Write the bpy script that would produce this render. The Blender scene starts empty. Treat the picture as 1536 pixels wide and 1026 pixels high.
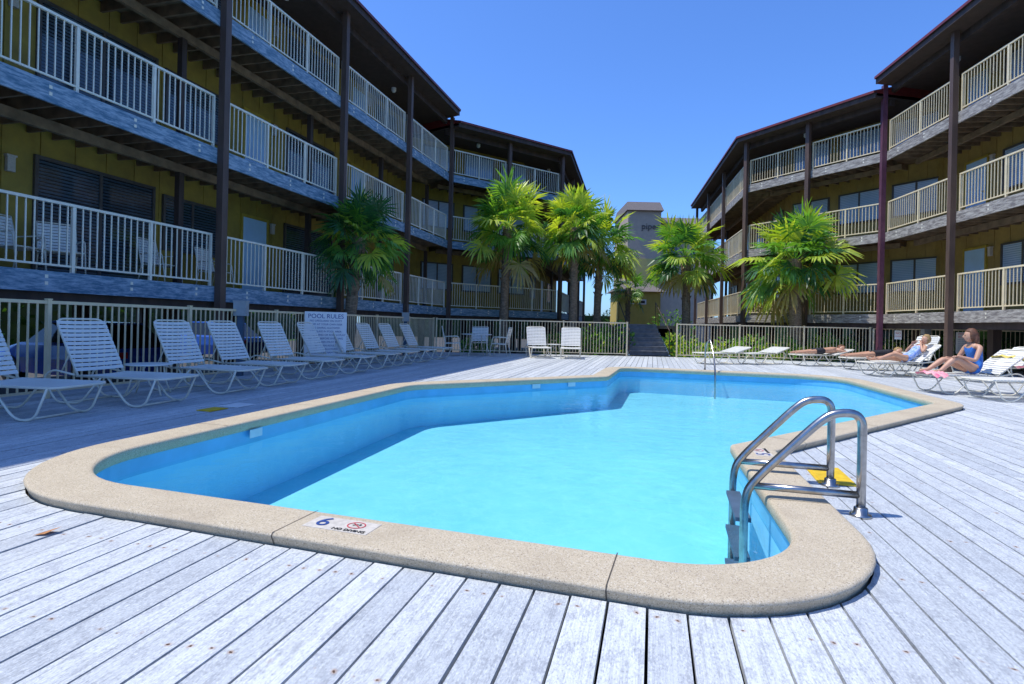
import bpy, bmesh, math, random
from mathutils import Vector, Matrix, Euler
random.seed(7)
R=random.random
def U(a,b): return a+(b-a)*random.random()
scene=bpy.context.scene
COL=scene.collection
# ------------------------------------------------------------------ materials
def nd(nt,t,**k):
    n=nt.nodes.new(t)
    for a,b in k.items(): setattr(n,a,b)
    return n
def mth(nt,op,a,b=None,c=None,clamp=False):
    n=nd(nt,'ShaderNodeMath',operation=op); n.use_clamp=clamp
    for i,v in enumerate((a,b,c)):
        if v is None: continue
        if isinstance(v,(int,float)): n.inputs[i].default_value=v
        else: nt.links.new(v,n.inputs[i])
    return n.outputs[0]
def mixc(nt,f,a,b,mode='MIX'):
    n=nd(nt,'ShaderNodeMix',data_type='RGBA',blend_type=mode)
    for s,v in ((n.inputs[0],f),(n.inputs[6],a),(n.inputs[7],b)):
        if isinstance(v,(int,float)): s.default_value=v
        elif isinstance(v,tuple): s.default_value=(*v[:3],1)
        else: nt.links.new(v,s)
    return n.outputs[2]
def noise(nt,vec,scale,detail=4,rough=.55):
    n=nd(nt,'ShaderNodeTexNoise'); n.inputs['Scale'].default_value=scale
    n.inputs['Detail'].default_value=detail; n.inputs['Roughness'].default_value=rough
    if vec is not None: nt.links.new(vec,n.inputs['Vector'])
    return n.outputs['Fac']
def ramp(nt,fac,a,b):
    n=nd(nt,'ShaderNodeMapRange'); n.inputs[1].default_value=a; n.inputs[2].default_value=b
    nt.links.new(fac,n.inputs[0]); return n.outputs[0]
def base(name):
    m=bpy.data.materials.new(name); m.use_nodes=True; nt=m.node_tree
    b=nt.nodes['Principled BSDF']; tc=nd(nt,'ShaderNodeTexCoord')
    return m,nt,b,tc.outputs['Object']
def mat(name,col,rough=.6,metal=0,var=.25,scale=6,col2=None,bump=0,bscale=60,stretch=None,spec=.5):
    m,nt,b,vec=base(name)
    if stretch:
        mp=nd(nt,'ShaderNodeMapping'); mp.inputs['Scale'].default_value=stretch
        nt.links.new(vec,mp.inputs[0]); vec=mp.outputs[0]
    f=ramp(nt,noise(nt,vec,scale,5),.32,.68)
    c2=col2 or tuple(c*(1-var) for c in col)
    nt.links.new(mixc(nt,f,c2,col),b.inputs['Base Color'])
    b.inputs['Roughness'].default_value=rough; b.inputs['Metallic'].default_value=metal
    b.inputs['Specular IOR Level'].default_value=spec
    if bump:
        bp=nd(nt,'ShaderNodeBump'); bp.inputs['Strength'].default_value=bump; bp.inputs['Distance'].default_value=.01
        nt.links.new(noise(nt,vec,bscale,4),bp.inputs['Height']); nt.links.new(bp.outputs[0],b.inputs['Normal'])
    return m
PHI=math.atan(.2485)
BW=.145
def deck_mat():
    m,nt,b,vec=base('deck_wood')
    mp=nd(nt,'ShaderNodeMapping'); mp.inputs['Rotation'].default_value=(0,0,PHI); nt.links.new(vec,mp.inputs[0])
    v=mp.outputs[0]; sp=nd(nt,'ShaderNodeSeparateXYZ'); nt.links.new(v,sp.inputs[0])
    at=nd(nt,'ShaderNodeAttribute',attribute_name='tone')
    tone=at.outputs['Fac']
    g=nd(nt,'ShaderNodeMapping'); g.inputs['Scale'].default_value=(80,2.2,1); nt.links.new(v,g.inputs[0])
    off=nd(nt,'ShaderNodeVectorMath',operation='ADD'); nt.links.new(g.outputs[0],off.inputs[0])
    cx=nd(nt,'ShaderNodeCombineXYZ'); nt.links.new(mth(nt,'MULTIPLY',tone,91.0),cx.inputs[1]); nt.links.new(cx.outputs[0],off.inputs[1])
    grain=noise(nt,off.outputs[0],1.0,7,.7)
    g2=nd(nt,'ShaderNodeMapping'); g2.inputs['Scale'].default_value=(1,.42,1); nt.links.new(v,g2.inputs[0])
    patch=noise(nt,g2.outputs[0],20,8,.80)
    fine=noise(nt,g2.outputs[0],150,3,.7)
    big=noise(nt,v,1.6,4,.6)
    c=mixc(nt,tone,(.455,.485,.515),(.64,.665,.685))
    c=mixc(nt,mth(nt,'MULTIPLY',ramp(nt,patch,.50,.58),.50),c,(.27,.29,.33))
    c=mixc(nt,mth(nt,'MULTIPLY',ramp(nt,grain,.46,.68),.60),c,(.25,.265,.29))
    c=mixc(nt,mth(nt,'MULTIPLY',ramp(nt,fine,.54,.68),.55),c,(.19,.20,.22))
    c=mixc(nt,mth(nt,'MULTIPLY',ramp(nt,fine,.46,.32),.50),c,(.82,.84,.85))
    c=mixc(nt,mth(nt,'MULTIPLY',ramp(nt,big,.5,.75),.25),c,(.38,.38,.37))
    fa=mth(nt,'FRACT',mth(nt,'MULTIPLY',sp.outputs[0],2/BW))
    jl=mth(nt,'MULTIPLY',mth(nt,'SUBTRACT',noise(nt,v,9,1),.5),.07)
    da=mth(nt,'MULTIPLY',mth(nt,'SUBTRACT',fa,.5),BW/2)
    dl=mth(nt,'MULTIPLY',mth(nt,'SUBTRACT',mth(nt,'FRACT',mth(nt,'DIVIDE',mth(nt,'ADD',sp.outputs[1],jl),.61)),.5),.61)
    d=mth(nt,'SQRT',mth(nt,'ADD',mth(nt,'MULTIPLY',da,da),mth(nt,'MULTIPLY',dl,dl)))
    d=mth(nt,'ADD',d,mth(nt,'MULTIPLY',mth(nt,'SUBTRACT',noise(nt,v,160,2),.5),.012))
    msk=ramp(nt,noise(nt,v,7.3,2),.49,.55)
    core=mth(nt,'MULTIPLY',mth(nt,'LESS_THAN',d,.005),msk)
    halo=mth(nt,'MULTIPLY',mth(nt,'MULTIPLY',ramp(nt,d,.016,.004),msk),.65)
    c=mixc(nt,halo,c,(.38,.21,.10)); c=mixc(nt,core,c,(.08,.045,.03))
    nt.links.new(c,b.inputs['Base Color']); b.inputs['Roughness'].default_value=.75
    b.inputs['Specular IOR Level'].default_value=.3
    bp=nd(nt,'ShaderNodeBump'); bp.inputs['Strength'].default_value=.8; bp.inputs['Distance'].default_value=.004
    nt.links.new(mth(nt,'ADD',grain,mth(nt,'MULTIPLY',patch,.6)),bp.inputs['Height']); nt.links.new(bp.outputs[0],b.inputs['Normal'])
    return m
def coping_mat():
    m,nt,b,vec=base('exposed_aggregate')
    vo=nd(nt,'ShaderNodeTexVoronoi'); vo.inputs['Scale'].default_value=260; nt.links.new(vec,vo.inputs['Vector'])
    sep=nd(nt,'ShaderNodeSeparateColor'); nt.links.new(vo.outputs['Color'],sep.inputs[0])
    c=mixc(nt,sep.outputs[0],(.42,.345,.24),(.60,.51,.37))
    c=mixc(nt,mth(nt,'MULTIPLY',mth(nt,'GREATER_THAN',sep.outputs[1],.92),.8),c,(.20,.15,.11))
    c=mixc(nt,mth(nt,'MULTIPLY',mth(nt,'GREATER_THAN',sep.outputs[2],.95),.6),c,(.72,.68,.6))
    c=mixc(nt,mth(nt,'MULTIPLY',ramp(nt,noise(nt,vec,3,7,.7),.45,.72),.45),c,(.34,.27,.19))
    nt.links.new(c,b.inputs['Base Color']); b.inputs['Roughness'].default_value=.88
    bp=nd(nt,'ShaderNodeBump'); bp.inputs['Strength'].default_value=.6; bp.inputs['Distance'].default_value=.003
    nt.links.new(noise(nt,vec,240,3),bp.inputs['Height']); nt.links.new(bp.outputs[0],b.inputs['Normal'])
    return m
def water_mat():
    m=bpy.data.materials.new('pool_water'); m.use_nodes=True; nt=m.node_tree; nt.nodes.clear()
    o=nd(nt,'ShaderNodeOutputMaterial'); tc=nd(nt,'ShaderNodeTexCoord')
    tr=nd(nt,'ShaderNodeBsdfTransparent'); tr.inputs[0].default_value=(.88,.97,.99,1)
    gl=nd(nt,'ShaderNodeBsdfGlossy'); gl.inputs['Roughness'].default_value=.02
    fr=nd(nt,'ShaderNodeFresnel'); fr.inputs[0].default_value=1.25
    bp=nd(nt,'ShaderNodeBump'); bp.inputs['Strength'].default_value=.26; bp.inputs['Distance'].default_value=.05
    n=mth(nt,'ADD',noise(nt,tc.outputs['Object'],2.4,2),mth(nt,'MULTIPLY',noise(nt,tc.outputs['Object'],9,3),.35))
    nt.links.new(n,bp.inputs['Height']); nt.links.new(bp.outputs[0],gl.inputs['Normal']); nt.links.new(bp.outputs[0],fr.inputs['Normal'])
    mx=nd(nt,'ShaderNodeMixShader'); nt.links.new(mth(nt,'MULTIPLY',fr.outputs[0],.72),mx.inputs[0])
    nt.links.new(tr.outputs[0],mx.inputs[1]); nt.links.new(gl.outputs[0],mx.inputs[2]); nt.links.new(mx.outputs[0],o.inputs[0])
    return m
def plaster_mat(name,a,b2,c2):
    m,nt,b,vec=base(name)
    c=mixc(nt,ramp(nt,noise(nt,vec,.7,4),.3,.7),a,b2)
    n=ramp(nt,noise(nt,vec,4,6,.75),.42,.7)
    c=mixc(nt,mth(nt,'MULTIPLY',n,.4),c,c2)
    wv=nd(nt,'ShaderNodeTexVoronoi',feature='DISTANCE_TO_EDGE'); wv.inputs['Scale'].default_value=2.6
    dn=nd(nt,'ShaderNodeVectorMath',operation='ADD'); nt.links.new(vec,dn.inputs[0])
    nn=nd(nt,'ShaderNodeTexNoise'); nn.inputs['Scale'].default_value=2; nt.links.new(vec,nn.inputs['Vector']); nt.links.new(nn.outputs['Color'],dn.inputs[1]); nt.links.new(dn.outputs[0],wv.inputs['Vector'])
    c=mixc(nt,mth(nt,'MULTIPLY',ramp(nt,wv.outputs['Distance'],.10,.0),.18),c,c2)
    nt.links.new(c,b.inputs['Base Color']); b.inputs['Roughness'].default_value=.8
    return m
def siding_mat(name,col,col2):
    m,nt,b,vec=base(name)
    c=mixc(nt,ramp(nt,noise(nt,vec,2.2,6,.65),.35,.7),col2,col)
    nt.links.new(c,b.inputs['Base Color']); b.inputs['Roughness'].default_value=.75
    return m
def fascia_mat(name,c1,c2):
    m,nt,b,vec=base(name)
    g=nd(nt,'ShaderNodeMapping'); g.inputs['Scale'].default_value=(1.5,1.5,9); nt.links.new(vec,g.inputs[0])
    f=ramp(nt,noise(nt,g.outputs[0],2.5,7,.75),.42,.6)
    nt.links.new(mixc(nt,f,c1,c2),b.inputs['Base Color']); b.inputs['Roughness'].default_value=.7
    return m
def leaf_mat(name,c1,c2):
    m,nt,b,vec=base(name)
    o=[n for n in nt.nodes if n.type=='OUTPUT_MATERIAL'][0]
    c=mixc(nt,ramp(nt,noise(nt,vec,3,3),.35,.65),c1,c2)
    nt.links.new(c,b.inputs['Base Color']); b.inputs['Roughness'].default_value=.38
    t=nd(nt,'ShaderNodeBsdfTranslucent'); nt.links.new(mixc(nt,1.0,c,(1.7,1.7,.5),'MULTIPLY'),t.inputs[0])
    mx=nd(nt,'ShaderNodeMixShader'); mx.inputs[0].default_value=.42
    nt.links.new(b.outputs[0],mx.inputs[1]); nt.links.new(t.outputs[0],mx.inputs[2]); nt.links.new(mx.outputs[0],o.inputs[0])
    return m
def blind_mat(name,lo,hi,rough=.08):
    m,nt,b,vec=base(name)
    sp=nd(nt,'ShaderNodeSeparateXYZ'); nt.links.new(vec,sp.inputs[0])
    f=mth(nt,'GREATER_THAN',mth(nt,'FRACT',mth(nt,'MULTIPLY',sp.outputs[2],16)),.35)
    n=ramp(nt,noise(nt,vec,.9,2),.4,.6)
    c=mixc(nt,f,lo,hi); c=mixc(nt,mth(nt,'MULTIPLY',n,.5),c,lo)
    nt.links.new(c,b.inputs['Base Color']); b.inputs['Roughness'].default_value=rough
    return m
M={}
M['deck']=deck_mat(); M['water']=water_mat(); M['tile']=mat('blue_pool_tile',(.14,.48,.80),.25,var=.2,scale=3)
M['plaster']=plaster_mat('pool_floor_plaster',(.17,.56,.70),(.20,.62,.75),(.28,.70,.82))
M['plasterw']=plaster_mat('pool_wall_plaster',(.26,.62,.88),(.32,.68,.92),(.42,.76,.94))
M['coping']=coping_mat()
M['joint']=mat('dark_joint',(.09,.075,.06),.9)
M['gapdark']=mat('gap_shade_dark',(.035,.03,.03),.95)  # near-black, stands in for the shade below the boards
M['ground']=mat('sandy_ground',(.08,.075,.065),.95,var=.35,scale=2,bump=.3)
M['lawn']=mat('lawn_grass',(.12,.22,.04),.9,var=.4,scale=3,bump=.5)
M['wall']=siding_mat('mustard_siding',(.40,.29,.05),(.26,.19,.04))
M['wall2']=siding_mat('tan_siding',(.42,.29,.08),(.30,.21,.065))
M['taupe']=siding_mat('taupe_siding',(.46,.34,.25),(.38,.29,.22))
M['shingle']=mat('shingle',(.20,.17,.16),.9,var=.4,scale=14)
M['dkwood']=mat('dark_brown_wood',(.075,.048,.038),.7,var=.5,scale=5,stretch=(1,1,.2))
M['joist']=mat('joist_wood',(.26,.18,.11),.8,var=.5,scale=4)
M['soffit']=mat('soffit_wood',(.075,.048,.038),.8,var=.3)
M['post']=mat('column_paint',(.13,.08,.06),.6,var=.4,scale=4,stretch=(1,1,.25))
M['purple']=mat('downspout_paint',(.15,.055,.085),.4,var=.3)
M['maroon']=mat('roof_edge_metal',(.20,.03,.03),.45,var=.3)
M['fascia']=fascia_mat('weathered_blue_fascia',(.085,.18,.27),(.34,.44,.54))
M['fascia2']=fascia_mat('weathered_grey_fascia',(.17,.15,.14),(.46,.43,.38))
M['rail']=mat('cream_rail_paint',(.83,.70,.45),.45,var=.15,scale=5)
M['railw']=mat('white_rail_paint',(.85,.80,.66),.4,var=.12,scale=5)
M['fence']=mat('fence_paint',(.80,.66,.43),.45,var=.18,scale=5)
M['door']=mat('blue_door_paint',(.46,.70,.93),.35,var=.1,scale=3)
M['frame']=mat('window_frame',(.10,.09,.085),.4)
M['trim']=mat('mustard_trim',(.48,.35,.05),.6)
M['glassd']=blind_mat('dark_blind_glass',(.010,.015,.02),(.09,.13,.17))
M['glasss']=blind_mat('sky_tint_blind_glass',(.26,.40,.58),(.50,.64,.80))  # pale curtain tone with the sky's blue reflection painted in
M['chrome']=mat('steel_tube',(.50,.48,.46),.26,metal=1,var=.35,scale=18)
M['white']=mat('white_vinyl',(.80,.79,.74),.4,var=.1,scale=5)
M['tube']=mat('white_tube_enamel',(.80,.75,.62),.3,var=.1)
M['yellow']=mat('yellow_paint',(.80,.52,.02),.6,var=.3,scale=20)
M['signw']=mat('sign_white',(.80,.80,.80),.45,var=.05)
M['marker']=mat('worn_marker_white',(.62,.57,.50),.7,var=.25,scale=40)
M['tplate']=mat('pale_tile',(.55,.66,.74),.4,var=.1)
M['blueink']=mat('blue_ink',(.03,.08,.30),.5); M['redink']=mat('red_ink',(.65,.05,.08),.5)
M['blackink']=mat('black_ink',(.03,.03,.03),.5)
M['grey']=mat('grey_box',(.40,.43,.45),.5)
M['trunk']=mat('palm_trunk',(.30,.22,.15),.9,var=.6,scale=10,bump=1,bscale=25,stretch=(1,1,3))
M['leafa']=leaf_mat('palm_leaf_light',(.30,.44,.05),(.54,.59,.09))
M['leafb']=leaf_mat('palm_leaf_mid',(.10,.27,.05),(.18,.36,.06))
M['leafc']=leaf_mat('palm_leaf_dark',(.03,.11,.045),(.05,.16,.05))
M['leafd']=leaf_mat('palm_leaf_dry',(.34,.24,.07),(.42,.35,.12))
M['hleaf']=leaf_mat('hedge_leaf',(.012,.035,.01),(.03,.07,.015))
M['skin']=mat('sun_tanned_skin',(.58,.32,.21),.5,var=.12,scale=10)
M['hairb']=mat('blond_hair',(.42,.27,.11),.6,var=.4,scale=30); M['haird']=mat('auburn_hair',(.17,.07,.035),.6,var=.4,scale=30)
M['suitb']=mat('blue_swimwear',(.03,.18,.60),.7,var=.3,scale=30); M['suitk']=mat('black_swimwear',(.02,.02,.03),.7)
M['suitp']=mat('blue_white_swimwear',(.05,.20,.70),.7,scale=22,col2=(.55,.62,.80))
M['eye']=mat('dark_eye',(.02,.02,.02),.2); M['lip']=mat('lips',(.45,.14,.12),.5)
M['towelp']=mat('pink_towel',(.75,.12,.25),.9,col2=(.85,.55,.5),scale=14); M['towely']=mat('yellow_towel',(.75,.6,.15),.9)
M['carb']=mat('blue_car_paint',(.02,.08,.38),.2,var=.1)
M['carg']=mat('car_glass',(.02,.025,.03),.05); M['tyre']=mat('tyre_rubber',(.02,.02,.02),.8); M['lampm']=mat('tail_lamp',(.5,.02,.02),.2)
M['dkblue']=mat('blue_grey_paint',(.07,.12,.19),.6,var=.3)
M['stepw']=mat('worn_step_wood',(.20,.20,.21),.7,var=.4)
M['greyink']=mat('faded_grey_lettering',(.09,.075,.065),.6)
# ------------------------------------------------------------------ mesh builder
class MB:
    def __init__(s,Mx=None): s.v=[];s.f=[];s.mi=[];s.M=Mx or Matrix.Identity(4);s.cur=0;s.tone=[];s.t=0
    def add(s,vs,fs):
        o=len(s.v); s.v+=[s.M@Vector(p) for p in vs]
        for f in fs: s.f.append([i+o for i in f]); s.mi.append(s.cur); s.tone.append(s.t)
    def box(s,a,b):
        (x0,y0,z0),(x1,y1,z1)=a,b
        s.add([(x0,y0,z0),(x1,y0,z0),(x1,y1,z0),(x0,y1,z0),(x0,y0,z1),(x1,y0,z1),(x1,y1,z1),(x0,y1,z1)],
              [(0,3,2,1),(4,5,6,7),(0,1,5,4),(1,2,6,5),(2,3,7,6),(3,0,4,7)])
    def prism(s,pts,z0,z1):
        n=len(pts)
        s.add([(p[0],p[1],z0) for p in pts]+[(p[0],p[1],z1) for p in pts],
              [list(range(n))[::-1],list(range(n,2*n))]+[(i,(i+1)%n,n+(i+1)%n,n+i) for i in range(n)])
    def tube(s,pts,r,seg=8,cap=True,rads=None):
        pts=[Vector(p) for p in pts]; n=len(pts); rings=[]
        t0=(pts[1]-pts[0]).normalized(); a=Vector((0,0,1)) if abs(t0.z)<.9 else Vector((1,0,0))
        u=t0.cross(a).normalized()
        for i in range(n):
            t=(pts[min(i+1,n-1)]-pts[max(i-1,0)]).normalized()
            u=(u-t*u.dot(t)).normalized(); w=t.cross(u); rr=rads[i] if rads else r
            rings.append([pts[i]+u*math.cos(2*math.pi*k/seg)*rr+w*math.sin(2*math.pi*k/seg)*rr for k in range(seg)])
        vs=[p for rg in rings for p in rg]; fs=[]
        for i in range(n-1):
            for k in range(seg):
                k2=(k+1)%seg; fs.append((i*seg+k,i*seg+k2,(i+1)*seg+k2,(i+1)*seg+k))
        if cap: fs.append(list(range(seg))[::-1]); fs.append([(n-1)*seg+k for k in range(seg)])
        s.add(vs,fs)
    def ell(s,c,r,seg=16,rings=10,Rm=None,fn=None):
        c=Vector(c); Rm=Rm or Matrix.Identity(3); vs=[]
        for i in range(rings+1):
            th=math.pi*i/rings
            for k in range(seg):
                ph=2*math.pi*k/seg; d=Vector((math.sin(th)*math.cos(ph),math.sin(th)*math.sin(ph),math.cos(th)))
                p=Vector((d.x*r[0],d.y*r[1],d.z*r[2]))
                if fn: p=fn(d,p)
                vs.append(c+Rm@p)
        fs=[]
        for i in range(rings):
            for k in range(seg):
                k2=(k+1)%seg; fs.append((i*seg+k,(i+1)*seg+k,(i+1)*seg+k2,i*seg+k2))
        s.add(vs,fs)
    def mesh(s,name,mats,smooth=False,tone=False):
        me=bpy.data.meshes.new(name); me.from_pydata([tuple(p) for p in s.v],[],s.f)
        for m in (mats if isinstance(mats,(list,tuple)) else [mats]): me.materials.append(m)
        me.polygons.foreach_set('material_index',s.mi)
        if smooth: me.polygons.foreach_set('use_smooth',[True]*len(s.f))
        if tone:
            at=me.attributes.new('tone','FLOAT','FACE'); at.data.foreach_set('value',s.tone)
        me.update(); return me
def put(name,me,parent=None,loc=(0,0,0),rot=0,label=None,cat=None,kind=None,group=None):
    o=bpy.data.objects.new(name,me); COL.objects.link(o)
    o.location=loc; o.rotation_euler=(0,0,rot)
    if parent: o.parent=parent
    if label: o['label']=label
    if cat: o['category']=cat
    if kind: o['kind']=kind
    if group: o['group']=group
    return o
def empty(name,loc,rot=0,**k):
    o=put(name,None,None,loc,rot,**k); o.empty_display_size=.3; return o
def copy_thing(src,loc,rot,label=None):
    n=src.copy(); COL.objects.link(n); n.location=loc; n.rotation_euler=(0,0,rot)
    if label: n['label']=label
    def rec(a,b):
        for c in a.children:
            d=c.copy(); COL.objects.link(d); d.parent=b; rec(c,d)
    rec(src,n); return n
def fil(pts,r,n=5):
    pts=[Vector(p) for p in pts]; out=[pts[0]]
    for i in range(1,len(pts)-1):
        a,b,c=pts[i-1],pts[i],pts[i+1]
        d1=min(r,(a-b).length*.49); d2=min(r,(c-b).length*.49)
        p=b+(a-b).normalized()*d1; q=b+(c-b).normalized()*d2
        for k in range(n+1):
            t=k/n; out.append(p*(1-t)**2+b*2*t*(1-t)+q*t*t)
    out.append(pts[-1]); return out
def text(body,size,Mx,m,parent,name='lettering',ext=.001,align='CENTER',label=None):
    cu=bpy.data.curves.new('txt','FONT'); cu.body=body; cu.size=size; cu.extrude=ext; cu.align_x=align; cu.align_y='CENTER'
    cu.resolution_u=4
    o=bpy.data.objects.new('txt',cu); COL.objects.link(o)
    dg=bpy.context.evaluated_depsgraph_get(); me=bpy.data.meshes.new_from_object(o.evaluated_get(dg))
    bpy.data.objects.remove(o); me.transform(Mx); me.materials.clear(); me.materials.append(m); me.name=name
    return put(name,me,parent,label=label)
# ------------------------------------------------------------------ pool outline
CN=[((-3.05,3.60),.88),((1.28,2.22),.62),((1.92,4.90),.10),((6.2,8.25),.55),((7.25,12.7),1.0),((2.72,14.1),.45),((1.95,11.45),.35),((-1.6,9.1),.7)]
CW=.325
def outline(off,N=14):
    P=[Vector(c[0]) for c in CN]; n=len(P); Q=[];out=[]
    for i in range(n):
        a,b,c=P[i-1],P[i],P[(i+1)%n]; e1=(b-a).normalized(); e2=(c-b).normalized()
        n1=Vector((e1.y,-e1.x)); n2=Vector((e2.y,-e2.x)); mm=(n1+n2); mm=mm/(mm.dot(n1)); Q.append(b+mm*off)
    for i in range(n):
        a,b,c=Q[i-1],Q[i],Q[(i+1)%n]; e1=(a-b).normalized(); e2=(c-b).normalized()
        cr=(-e1).x*e2.y-(-e1).y*e2.x
        r=CN[i][1]; r=max(r+off,.03) if cr>0 else max(r-off,.02)
        half=e1.angle(e2)/2; d=r/math.tan(half); bis=(e1+e2).normalized(); cc=b+bis*(r/math.sin(half))
        p=b+e1*d; q=b+e2*d; a0=math.atan2(p.y-cc.y,p.x-cc.x); a1=math.atan2(q.y-cc.y,q.x-cc.x)
        da=(a1-a0+math.pi)%(2*math.pi)-math.pi
        for k in range(N): t=a0+da*k/(N-1); out.append(Vector((cc.x+r*math.cos(t),cc.y+r*math.sin(t))))
    return out
def holed(name,outer,hole,z,m):
    bm=bmesh.new(); ev=[]
    for P in (outer,hole):
        vv=[bm.verts.new((p[0],p[1],z)) for p in P]
        for i in range(len(vv)): ev.append(bm.edges.new((vv[i],vv[(i+1)%len(vv)])))
    bmesh.ops.triangle_fill(bm,edges=ev,use_beauty=True)
    for f in bm.faces:
        if f.normal.z<0: f.normal_flip()
    me=bpy.data.meshes.new(name); bm.to_mesh(me); bm.free(); me.materials.append(m); return put(name,me,kind='structure')
holed('ground',[(-400,-200),(400,-200),(400,700),(-400,700)],outline(.25),-.62,M['ground'])
holed('gap_dark_sheet',[(-9,-1),(20,-1),(20,20.7),(-3.6,20.7)],outline(.2),-.10,M['gapdark'])  # dark sheet added just below the boards so the gaps look shaded
g=MB(); g.box((-26,-10,-.62),(-17.5,60,-.59)); put('lawn',g.mesh('lawn',M['lawn']),kind='structure')
pool=empty('swimming_pool',(2,7,0),label='angular turquoise pool with tan aggregate coping set in deck',cat='swimming pool')
PM=Matrix.Translation((-2,-7,0))
cop=MB(PM)
prof=[(.02,-.04),(-.005,-.03),(-.02,.0),(-.02,.03),(-.018,.045),(-.010,.056),(.004,.06),(.02,.0605),(CW-.03,.0605),(CW-.016,.0600),(CW-.005,.055),(CW,.047),(CW-.002,.040),(CW-.006,.036),(CW-.020,.004),(CW-.022,.0),(CW-.026,-.08)]
rings=[[(p.x,p.y,z) for p in outline(o)] for o,z in prof]; n=len(rings[0])
vs=[p for r in rings for p in r]; fs=[]
for i in range(len(prof)-1):
    for k in range(n): k2=(k+1)%n; fs.append((i*n+k,i*n+k2,(i+1)*n+k2,(i+1)*n+k))
cop.add(vs,fs)
cop.cur=1
def jt(x,y,dx,dy,w=.0028):
    d=Vector((dx,dy)).normalized(); s=Vector((d.y,-d.x))*w; p=Vector((x,y))
    a=p-d*.021; b=p+d*(CW-.008)
    cop.add([(*(a-s),.0614),(*(a+s),.0614),(*(b+s),.0614),(*(b-s),.0614)],[(0,1,2,3)])
    c=p+d*(CW+.0015)
    cop.add([(*(b-s),.0612),(*(b+s),.0612),(*(c+s),.047),(*(c-s),.047)],[(0,1,2,3)])
    c2=p+d*(CW-.018)
    cop.add([(*(c-s),.047),(*(c+s),.047),(*(c2+s),.0),(*(c2-s),.0)],[(0,1,2,3)])
def onedge(i,t):
    a=Vector(CN[i][0]); b=Vector(CN[(i+1)%len(CN)][0]); e=(b-a).normalized(); p=a+(b-a)*t; return (p.x,p.y,e.y,-e.x)
for i,ts in ((0,(.475,.815)),(1,(.42,.8)),(2,(.12,.42,.7)),(3,(.25,.6)),(4,(.3,.6)),(5,(.5,)),(6,(.3,.65)),(7,(.2,.45,.7))):
    for t in ts: jt(*onedge(i,t))
put('coping',cop.mesh('coping',[M['coping'],M['joint']],smooth=True),pool)
WZ=-.14
def band(o,z0,z1,m,name):
    b=MB(PM); P=outline(o); n=len(P)
    b.add([(p.x,p.y,z0) for p in P]+[(p.x,p.y,z1) for p in P],[(k,n+k,n+(k+1)%n,(k+1)%n) for k in range(n)])
    put(name,b.mesh(name,m),pool)
band(.01,-.17,0,M['tile'],'tile_band'); band(.012,-1.1,-.17,M['plasterw'],'basin_wall')
def fillpoly(P,zf,name,m,Mx):
    bm=bmesh.new(); vv=[bm.verts.new(Mx@Vector((p.x,p.y,zf(p)))) for p in P]; bm.faces.new(vv)
    bmesh.ops.triangulate(bm,faces=bm.faces[:]); me=bpy.data.meshes.new(name); bm.to_mesh(me); bm.free(); me.materials.append(m); return me
put('basin_floor',fillpoly(outline(.012),lambda p:-.80+.018*p.y,'basin_floor',M['plaster'],PM),pool)
put('water',fillpoly(outline(.008),lambda p:WZ,'water',M['water'],Matrix.Identity(4)),kind='structure')
def flat(x,y,z,ang): return Matrix.Translation((x-2,y-7,z))@Matrix.Rotation(ang,4,'Z')
def marker(x,y,ang,num,w=.35,h=.15):
    A=flat(x,y,0,ang)
    b=MB(A); b.box((-w/2,-h/2,.0600),(w/2,h/2,.0625)); put('depth_marker',b.mesh('depth_marker',M['marker']),pool)
    text(num,.15,A@Matrix.Translation((-w*.29,0,.0645)),M['blueink'],pool)
    text('NO DIVING',.034,A@Matrix.Translation((w*.2,-h*.37,.0645)),M['blackink'],pool)
    r=MB(A@Matrix.Translation((w*.2,.015,0)))
    N=28
    vs=[];
    for k in range(N):
        a=2*math.pi*k/N; vs+=[(.047*math.cos(a),.041*math.sin(a),.0645),(.041*math.cos(a),.035*math.sin(a),.0645)]
    r.add(vs,[(2*k,2*((k+1)%N),2*((k+1)%N)+1,2*k+1) for k in range(N)])
    r.add([(-.032,.022,.0665),(-.029,.026,.0665),(.032,-.022,.0665),(.029,-.026,.0665)],[(0,3,2,1)])
    r.cur=1
    r.add([(-.02,-.004,.0655),(-.002,.014,.0655),(.003,.009,.0655),(-.015,-.009,.0655)],[(0,3,2,1)])
    r.add([(-.002,.014,.0655),(.022,.004,.0655),(.02,.0,.0655),(0,.009,.0655)],[(0,3,2,1)])
    r.ell((.016,.013,.0655),(.006,.006,.0008),8,4)
    put('no_diving_symbol',r.mesh('no_diving_symbol',[M['redink'],M['blackink']]),pool)
marker(-.80,2.755,-.312,'6')
marker(2.05,4.62,-.318+math.pi/2+.1,'5',.3,.13)
for (x,y,ex,ey) in ((.47,10.46,.834,.552),(1.17,10.93,.834,.552),(-2.50,5.6,.25,.968)):
    b=MB(PM); e=Vector((ex,ey)); q=Vector((x,y))+Vector((ey,-ex))*.008; a=q-e*.09; c=q+e*.09
    b.add([(*a,-.11),(*c,-.11),(*c,-.03),(*a,-.03)],[(0,1,2,3)]); put('tile_marker',b.mesh('tile_marker',M['tplate']),pool)
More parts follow.
